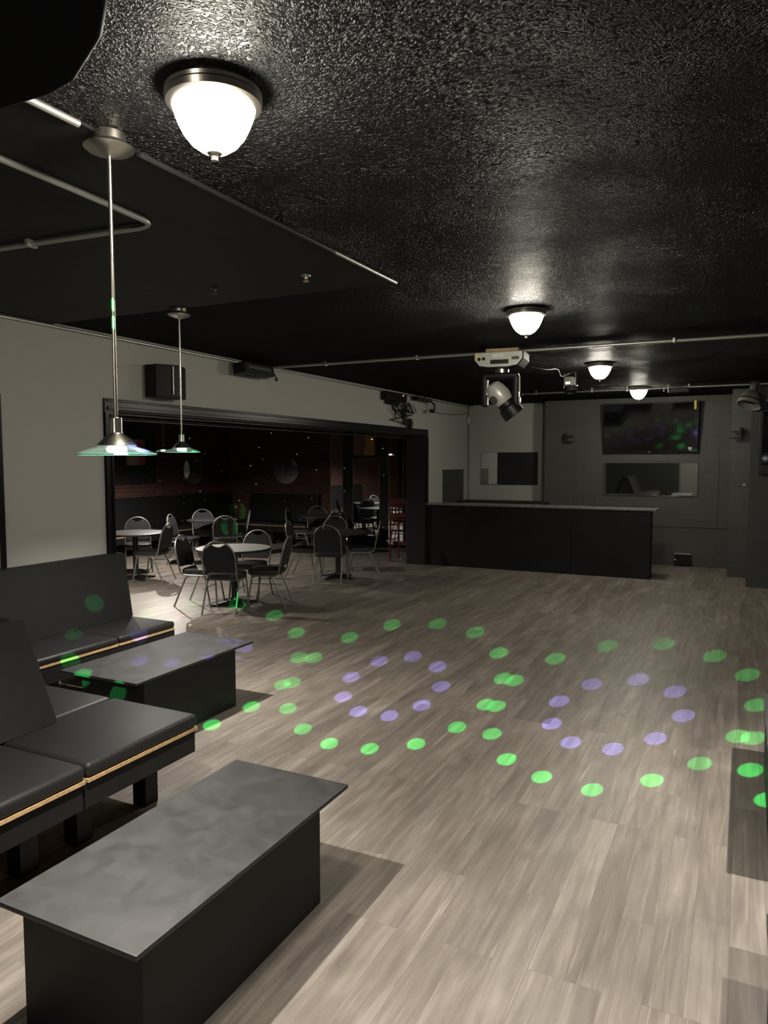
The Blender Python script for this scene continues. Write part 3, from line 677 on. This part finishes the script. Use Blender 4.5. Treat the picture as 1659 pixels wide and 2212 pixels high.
# ------------------------------------------------------------------ stage lights
t = thing('moving_head_light', 'large moving head stage light hanging from the ceiling', 'light', (-2.17, 7.0, CZ), .10)
MB().box((-.15, -.06, -.045), (.17, .05, 0), .003).build('wood_block', M['wood'], t)
base = MB()
prof = [(-.24, 0), (.24, 0), (.24, -.07), (.19, -.135), (.10, -.15), (-.10, -.15), (-.19, -.135), (-.24, -.07)]
base.prism([(x, -.17, z-.046) for x, z in prof], (0, .34, 0), .012)
bo = base.build('base', M['plastic'], t)
face = MB().prism([(x*.96, -.182, z*.93-.052) for x, z in prof], (0, .012, 0), .003).build('control_panel', M['silver'], bo)
MB().box((-.075, -.186, -.165), (.10, -.181, -.125), .002).build('display', M['plastic'], bo)
MB().lathe([(0, 0), (.016, 0), (.016, .008), (0, .008)], (-.185, -.181, -.115), 16, (0, -1, 0)).lathe([(0, 0), (.016, 0), (.016, .008), (0, .008)], (-.14, -.181, -.112), 16, (0, -1, 0)).build('socket', M['plastic'], bo)
MB().box((.13, -.185, -.13), (.20, -.181, -.10), .001).build('vent', M['grey'], bo)
MB().box((-.22, -.185, -.10), (-.185, -.181, -.07), .001).build('warning_label', M['yellow'], bo)
MB().box((-.06, -.185, -.105), (.0, -.181, -.07), .001).box((.01, -.185, -.10), (.05, -.181, -.07), .001).build('rating_label', M['white'], bo)
MB().lathe([(0, -.195), (.07, -.195), (.07, -.235), (0, -.235)], seg=28).build('pan_bearing', M['nickel'], t)
yk = MB()
yk.box((-.19, -.06, -.29), (.17, .06, -.232), .02, 3).box((-.195, -.055, -.56), (-.135, .055, -.25), .02, 3).box((.115, -.055, -.58), (.175, .055, -.25), .02, 3)
yk.build('yoke', M['plastic'], t)
MB().tube([(.178, -.03, -.27), (.182, -.03, -.42)], .010, 8).build('yoke_trim', M['silver'], t)
MB().tube([(-.125, -.06, -.33), (-.13, -.062, -.45)], .012, 8).build('yoke_trim', M['silver'], t)
MB().lathe([(0, 0), (.03, 0), (.03, .012), (0, .014)], (.175, 0, -.50), 18, (1, 0, 0)).build('tilt_knob', M['white'], t)
d = Vector((.60, .16, -.78)).normalized(); hc = Vector((-.025, -.02, -.44))
hd = MB().lathe([(0, -.125), (.048, -.122), (.075, -.105), (.096, -.05), (.102, .01), (.098, .07), (.085, .10), (0, .10)], hc, 28, tuple(d)).build('head', M['silver'], t)
vd = Vector((-.35, -.75, -.45)).normalized()
MB().lathe([(0, -.02), (.040, -.02), (.046, .0), (.040, .008), (0, .010)], hc+vd*.088+Vector((0, 0, -.02)), 8, tuple(vd)).build('rear_vent', M['grey'], hd)
MB().lathe([(.03, .08), (.082, .085), (.086, .14), (.104, .16), (.110, .255), (.104, .26), (.096, .20), (.0, .19)], hc, 32, tuple(d)).build('lens_barrel', M['plastic'], hd)

t = thing('small_stage_light', 'small black stage light on a bracket between the two ceiling pipes', 'light', (-1.985, 9.2, CZ), 0)
MB().box((-.075, -.01, -.012), (.075, .04, 0), .002).box((-.075, 0, -.19), (-.067, .03, -.005), .002).box((.067, 0, -.19), (.075, .03, -.005), .002).build('bracket', M['plastic'], t)
MB().box((-.058, -.06, -.17), (.058, .07, -.055), .012, 3).build('housing', M['grey'], t)
MB().box((-.035, -.063, -.15), (.025, -.0605, -.118), .001).build('label_plate', M['white'], t)
MB().lathe([(0, .0), (.05, .0), (.075, .05), (.08, .09), (.07, .092), (.05, .05), (0, .04)], (.01, .0, -.155), 24, (.15, -.2, -1)).build('lens_hood', M['plastic'], t)
MB().tube([(.075, 0, -.16), (.10, 0, -.165)], .008, 8).build('knob', M['nickel'], t)
solo('power_cable', MB().tube(spline([(-1.93, 7.16, CZ-.17), (-1.85, 7.5, CZ-.16), (-1.86, 8.0, CZ-.10), (-1.93, 8.5, CZ-.12), (-1.98, 9.0, CZ-.05), (-1.985, 9.19, CZ-.013)], 8), .006, 8), M['plastic'], 'thin cable sagging from the moving head light to the small stage light', 'cable')
t = thing('spotlight', 'grey barrel spotlight hanging at the right end of the far pipe', 'light', (.085, 11.30, CZ), .0)
MB().box((-.06, -.03, -.05), (.06, .04, 0), .004).build('clamp', M['plastic'], t)
MB().lathe([(0, 0), (.052, 0), (.056, .05), (.05, .13), (0, .13)], (.0, 0, -.03), 24, (-.06, 0, -1)).build('neck', M['grey'], t)
dd = (-.30, -.35, -1)
MB().lathe([(0, 0), (.06, .005), (.11, .05), (.150, .12), (.156, .16), (.158, .21), (.152, .215), (.146, .17), (.10, .10), (0, .09)], (-.01, 0, -.14), 32, dd).build('barrel', plain('dusty_grey_shell', (.20, .19, .165), .55), t)
MB().lathe([(.1585, .148), (.161, .15), (.161, .163), (.1585, .165)], (-.01, 0, -.14), 32, dd).build('band', M['plastic'], t)
MB().lathe([(0, .13), (.138, .135), (.138, .14), (0, .136)], (-.01, 0, -.14), 28, dd).build('lens', M['screen'], t)
MB().tube([(.14, -.03, -.27), (.5, -.03, -.262)], .012, 8).build('handle', M['pipe'], t)
t = thing('black_floodlight', 'flat black floodlight clipped under the far pipe above the television', 'light', (-.88, 11.28, CZ-.053))
MB().box((-.14, -.08, -.075), (.14, .08, -.0), .01, 3).build('housing', M['plastic'], t)
MB().box((-.20, -.1, -.055), (-.185, -.085, .0), .002).build('tag', M['white'], t)

# ------------------------------------------------------------------ things on the left wall
t = thing('wall_speaker', 'black wedge loudspeaker on the pale wall above the lounge opening', 'speaker', (XW, 5.22, 2.53))
pl_ = [(.02, -.17), (.16, -.175), (.25, -.02), (.255, .03), (.20, .16), (.16, .215), (.02, .21)]
MB().prism([(x, y, -.145) for x, y in pl_], (0, 0, .295), .008).build('cabinet', M['plastic'], t)
MB().tube([(.245, -.05, -.12), (.245, -.05, .135)], .007, 8).build('edge_strip', M['pipe'], t)
MB().box((0, -.05, -.06), (.03, .06, .06), .004).build('wall_bracket', M['plastic'], t)
t = thing('wall_floodlight', 'black bar floodlight under the ceiling, right of the wall speaker', 'light', (XW+.15, 6.53, 2.79))
t.rotation_euler = (0, math.radians(-8), 0)
MB().box((-.08, -.27, -.065), (.08, .27, .05), .012, 3).build('housing', M['plastic'], t)
MB().box((.0802, -.20, -.02), (.084, .20, .012), .002).build('reflector', M['grey'], t)
MB().box((-.14, -.04, .03), (-.02, .04, .06), .003).box((-.145, -.04, -.03), (-.13, .04, .06), .003).tube([(-.02, -.15, .05), (-.03, -.15, .095)], .01, 8).tube([(-.02, .15, .05), (-.03, .15, .095)], .01, 8).build('bracket', M['plastic'], t)
MB().tube(spline([(0, .24, .045), (.02, .30, .02), (.03, .345, -.03), (.03, .36, -.06)], 6), .006, 8).lathe([(0, 0), (.014, .0), (.014, .04), (0, .045)], (.03, .36, -.055), 10, (0, .2, -1)).build('plug', M['plastic'], t)
MB().tube(spline([(.02, -.2, -.06), (.03, -.15, -.085), (.03, -.06, -.09), (.02, .0, -.062)], 6), .005, 8).build('loop', M['plastic'], t)
t = thing('power_distributor', 'dark power box with a red light high on the wall above the opening', 'box', (XW+.05, 10.25, 2.79))
MB().box((-.05, -.36, -.065), (.06, .36, .06), .006).build('housing', M['plastic'], t)
MB().lathe([(0, 0), (.009, 0), (.009, .006), (0, .008)], (.06, .22, .035), 12, (1, 0, 0)).build('indicator', M['led'], t)
for k in range(4): MB().box((-.03, -.25+.11*k, -.12), (.02, -.19+.11*k, -.062), .006).build('plug', M['plastic'], t)
rnd = random.Random(3)
cb = MB()
for k in range(11):
    y0 = 10.0+rnd.random()*.6; y1 = 10.55+rnd.random()*.55; z1 = 2.35+rnd.random()*.3
    cb.tube(spline([(XW+.05, y0, 2.74), (XW+.04+rnd.random()*.05, y0-.05+rnd.random()*.2, 2.60), (XW+.03+rnd.random()*.05, (y0+y1)/2-.1+rnd.random()*.25, z1), (XW+.05, y1, 2.56+rnd.random()*.1), (XW+.06, 10.5+rnd.random()*.3, 2.74)], 7), .006, 6)
for k in range(3):
    cb.tube(spline([(XW+.05, 10.45+.06*k, 2.60), (XW+.04, 10.62+.07*k, 2.50), (XW+.04, 10.78, 2.42)], 7), .006, 6)
cb.tube(spline([(XW+.05, 10.25, 2.70), (XW+.04, 10.33, 2.55), (XW+.04, 10.30, 2.46), (XW+.04, 10.18, 2.44), (XW+.03, 10.75, 2.40)], 8), .006, 6)
solo('cable_tangle', cb, M['plastic'], 'tangle of black cables hanging from the power box over the opening', 'cable')
cc = MB()
for k in range(6):
    a0 = rnd.random()*6; rr = .055+.02*rnd.random()
    cc.tube([(XW+.03+.005*k, 10.84+rr*.85*math.cos(a0+2*PI*i/24)+.01*k, 2.412+rr*math.sin(a0+2*PI*i/24)) for i in range(25)], .006, 6)
solo('cable_coil', cc, M['plastic'], 'small coil of black cable resting on top of the opening frame', 'cable')
t = thing('power_strip', 'black power strip hanging at the ceiling right of the power box', 'power strip', (XW+.09, 11.27, 2.825)); t.rotation_euler = (0, 0, 0)
MB().box((-.05, -.30, -.03), (.05, .30, .03), .008).build('housing', M['plastic'], t)
for k in range(5): MB().box((.051, -.22+.11*k-.03, -.018), (.054, -.22+.11*k+.03, .018), .001).build('outlet', M['grey'], t)
MB().box((-.02, -.14, .03), (-.01, -.12, .068), .001).box((-.02, .12, .03), (-.01, .14, .068), .001).build('hanger', M['plastic'], t)
for k in range(3): MB().tube(spline([(.04, .2+.05*k, -.02), (.06, .32+.05*k, -.06), (.05, .36+.03*k, -.14), (.05, .26+.05*k, -.18)], 6), .006, 6).lathe([(0, 0), (.02, 0), (.02, .05), (0, .055)], (.05, .25+.05*k, -.15), 10, (0, -.3, -1)).build('plug', M['plastic'], t)
solo('thin_cable', MB().tube(spline([(XW+.08, 11.72, 2.69), (XW+.003, 12.2, 2.655), (XW+.04, 13.1, 2.68), (XW+.05, 13.62, 2.74)], 8), .0045, 6), M['plastic'], 'thin cable along the wall from the power strip to the corner', 'cable')
t = thing('corner_sensor', 'small white sensor on a conduit in the corner behind the bar', 'sensor', (XW+.035, 13.70, 2.60))
MB().box((-.02, -.03, -.06), (.02, .02, .06), .006).build('housing', M['white'], t)
MB().tube([(0, .012, .05), (0, .012, CZ-2.60)], .009, 8).tube([(0, .015, -.05), (0, .018, -1.553)], .007, 8).tube(spline([(0, .0, .2), (.03, 0, .27), (.10, .0, .29)], 5), .007, 8).build('conduit', M['mid'], t)

# ------------------------------------------------------------------ projected light dots (an effect light beside the hanging speaker throws narrow beams)
SRC = Vector((-1.10, .70, 2.495))
GREEN_FLOOR = [(-4.88,6.98),(-4.18,6.37),(-3.58,6.44),(-3.44,7.15),(-3.01,7.43),(-2.50,7.22),(-2.03,6.53),(-1.75,5.77),(-1.65,5.75),(-1.67,5.08),(-1.59,5.08),(-1.70,4.55),(-1.83,4.16),(-2.06,3.96),(-2.33,3.92),(-2.62,4.06),(-2.94,4.36),(-3.30,4.82),(-3.26,4.90),(-3.62,5.56),(-3.50,5.62),(-3.20,4.27),(-3.22,3.85),(-6.18,7.05),(-5.64,7.28),(-6.28,6.38),
  (-1.50,6.56),(-1.15,7.25),(-0.67,7.57),(-0.20,7.31),(0.07,6.77),(0.13,5.95),(0.01,5.21),(0.10,5.22),(0.08,4.66),(0.16,4.28),(-0.19,4.63),(-0.42,4.26),(-0.70,3.99),(-0.99,4.03),(-1.24,4.18),(-1.45,4.54)]
PURPLE_FLOOR = [(-2.91,5.78),(-2.70,6.06),(-2.37,5.85),(-2.13,5.34),(-2.09,4.85),(-2.21,4.55),(-2.45,4.53),(-2.71,4.77),(-2.90,5.24),(-4.29,5.62),(-3.93,5.15),(-1.06,5.93),(-0.74,6.23),(-0.44,6.02),(-0.34,5.47),(-0.47,4.93),(-0.69,4.63),(-0.95,4.62),(-1.14,4.90),(-1.20,5.39)]
GREEN_X = [(-4.83,4.32,0.61),(-4.64,3.94,0.46),(-4.25,3.57,0.40),(-3.79,3.28,0.44),(-3.91,3.40,0.33),(-3.53,3.32,0.33),(-1.94,1.85,2.33),(-1.94,1.85,2.27)]
PURPLE_X = [(-3.67,3.65,0.44),(-3.44,3.71,0.44),(-3.38,4.00,0.44),(-3.56,4.41,0.44),(-4.25,4.22,0.46)]
def beams(name, targets, col, watts):
    ld = bpy.data.lights.new(name, 'SPOT'); ld.color = col; ld.energy = watts; ld.spot_size = math.radians(1.62); ld.spot_blend = .35; ld.shadow_soft_size = .004
    for p in targets:
        p = Vector(p if len(p) == 3 else (*p, 0)); o = bpy.data.objects.new(name, ld); COL.objects.link(o)
        o.location = SRC; o.rotation_euler = (p-SRC).to_track_quat('-Z', 'Y').to_euler()
GW, PW = 4000., 4800.
ls = bpy.data.lights.new('laser_stars', 'SPOT'); ls.energy = 5000.; ls.spot_size = math.radians(62); ls.spot_blend = .1; ls.shadow_soft_size = .002; ls.use_nodes = True
nt = ls.node_tree; em = next(n for n in nt.nodes if n.type == 'EMISSION'); tc = nt.nodes.new('ShaderNodeTexCoord'); vo = nt.nodes.new('ShaderNodeTexVoronoi'); vo.inputs['Scale'].default_value = 34.
lt = nt.nodes.new('ShaderNodeMath'); lt.operation = 'LESS_THAN'; lt.inputs[1].default_value = .075
nt.links.new(tc.outputs['Normal'], vo.inputs['Vector']); nt.links.new(vo.outputs['Distance'], lt.inputs[0]); nt.links.new(lt.outputs[0], em.inputs['Strength'])
lo = bpy.data.objects.new('laser_stars', ls); COL.objects.link(lo); lo.location = (-6.6, 6.9, 2.62); lo.rotation_euler = (Vector((-8.6, 13.7, 1.35))-Vector((-6.6, 6.9, 2.62))).to_track_quat('-Z', 'Y').to_euler()
beams('green_beam', GREEN_FLOOR+GREEN_X, (.03, 1., .16), GW)
beams('purple_beam', PURPLE_FLOOR+PURPLE_X, (.30, .28, 1.), PW)

# ------------------------------------------------------------------ world, camera, view
wd = bpy.data.worlds.new('room_dark'); S.world = wd; wd.use_nodes = True
wd.node_tree.nodes['Background'].inputs['Color'].default_value = (0, 0, 0, 1)
cam = bpy.data.cameras.new('camera'); co = bpy.data.objects.new('camera', cam); COL.objects.link(co); S.camera = co
cam.sensor_fit = 'VERTICAL'; cam.sensor_height = 24.; cam.lens = 24.*1575/2212; cam.clip_start = .05; cam.clip_end = 60
yaw, pitch, roll = .4592, .0695, .0009
f = Vector((-math.sin(yaw)*math.cos(pitch), math.cos(yaw)*math.cos(pitch), -math.sin(pitch)))
r = Vector((math.cos(yaw), math.sin(yaw), 0)); dn = f.cross(r)
r2 = r*math.cos(roll)+dn*math.sin(roll); d2 = dn*math.cos(roll)-r*math.sin(roll)
mw = Matrix.Identity(4)
for i in range(3): mw[i][0], mw[i][1], mw[i][2] = r2[i], -d2[i], -f[i]
mw[2][3] = 1.8
co.matrix_world = mw
S.view_settings.view_transform = 'Standard'; S.view_settings.look = 'None'; S.view_settings.gamma = 1; S.view_settings.use_curve_mapping = False
S.view_settings.exposure = .22
cy = S.cycles
cy.use_denoising = True
try: cy.denoiser = 'OPENIMAGEDENOISE'
except Exception: pass
cy.max_bounces = 8; cy.diffuse_bounces = 4; cy.glossy_bounces = 4; cy.transparent_max_bounces = 12
cy.sample_clamp_indirect = 6.; cy.caustics_reflective = False; cy.caustics_refractive = False
cy.use_light_tree = True
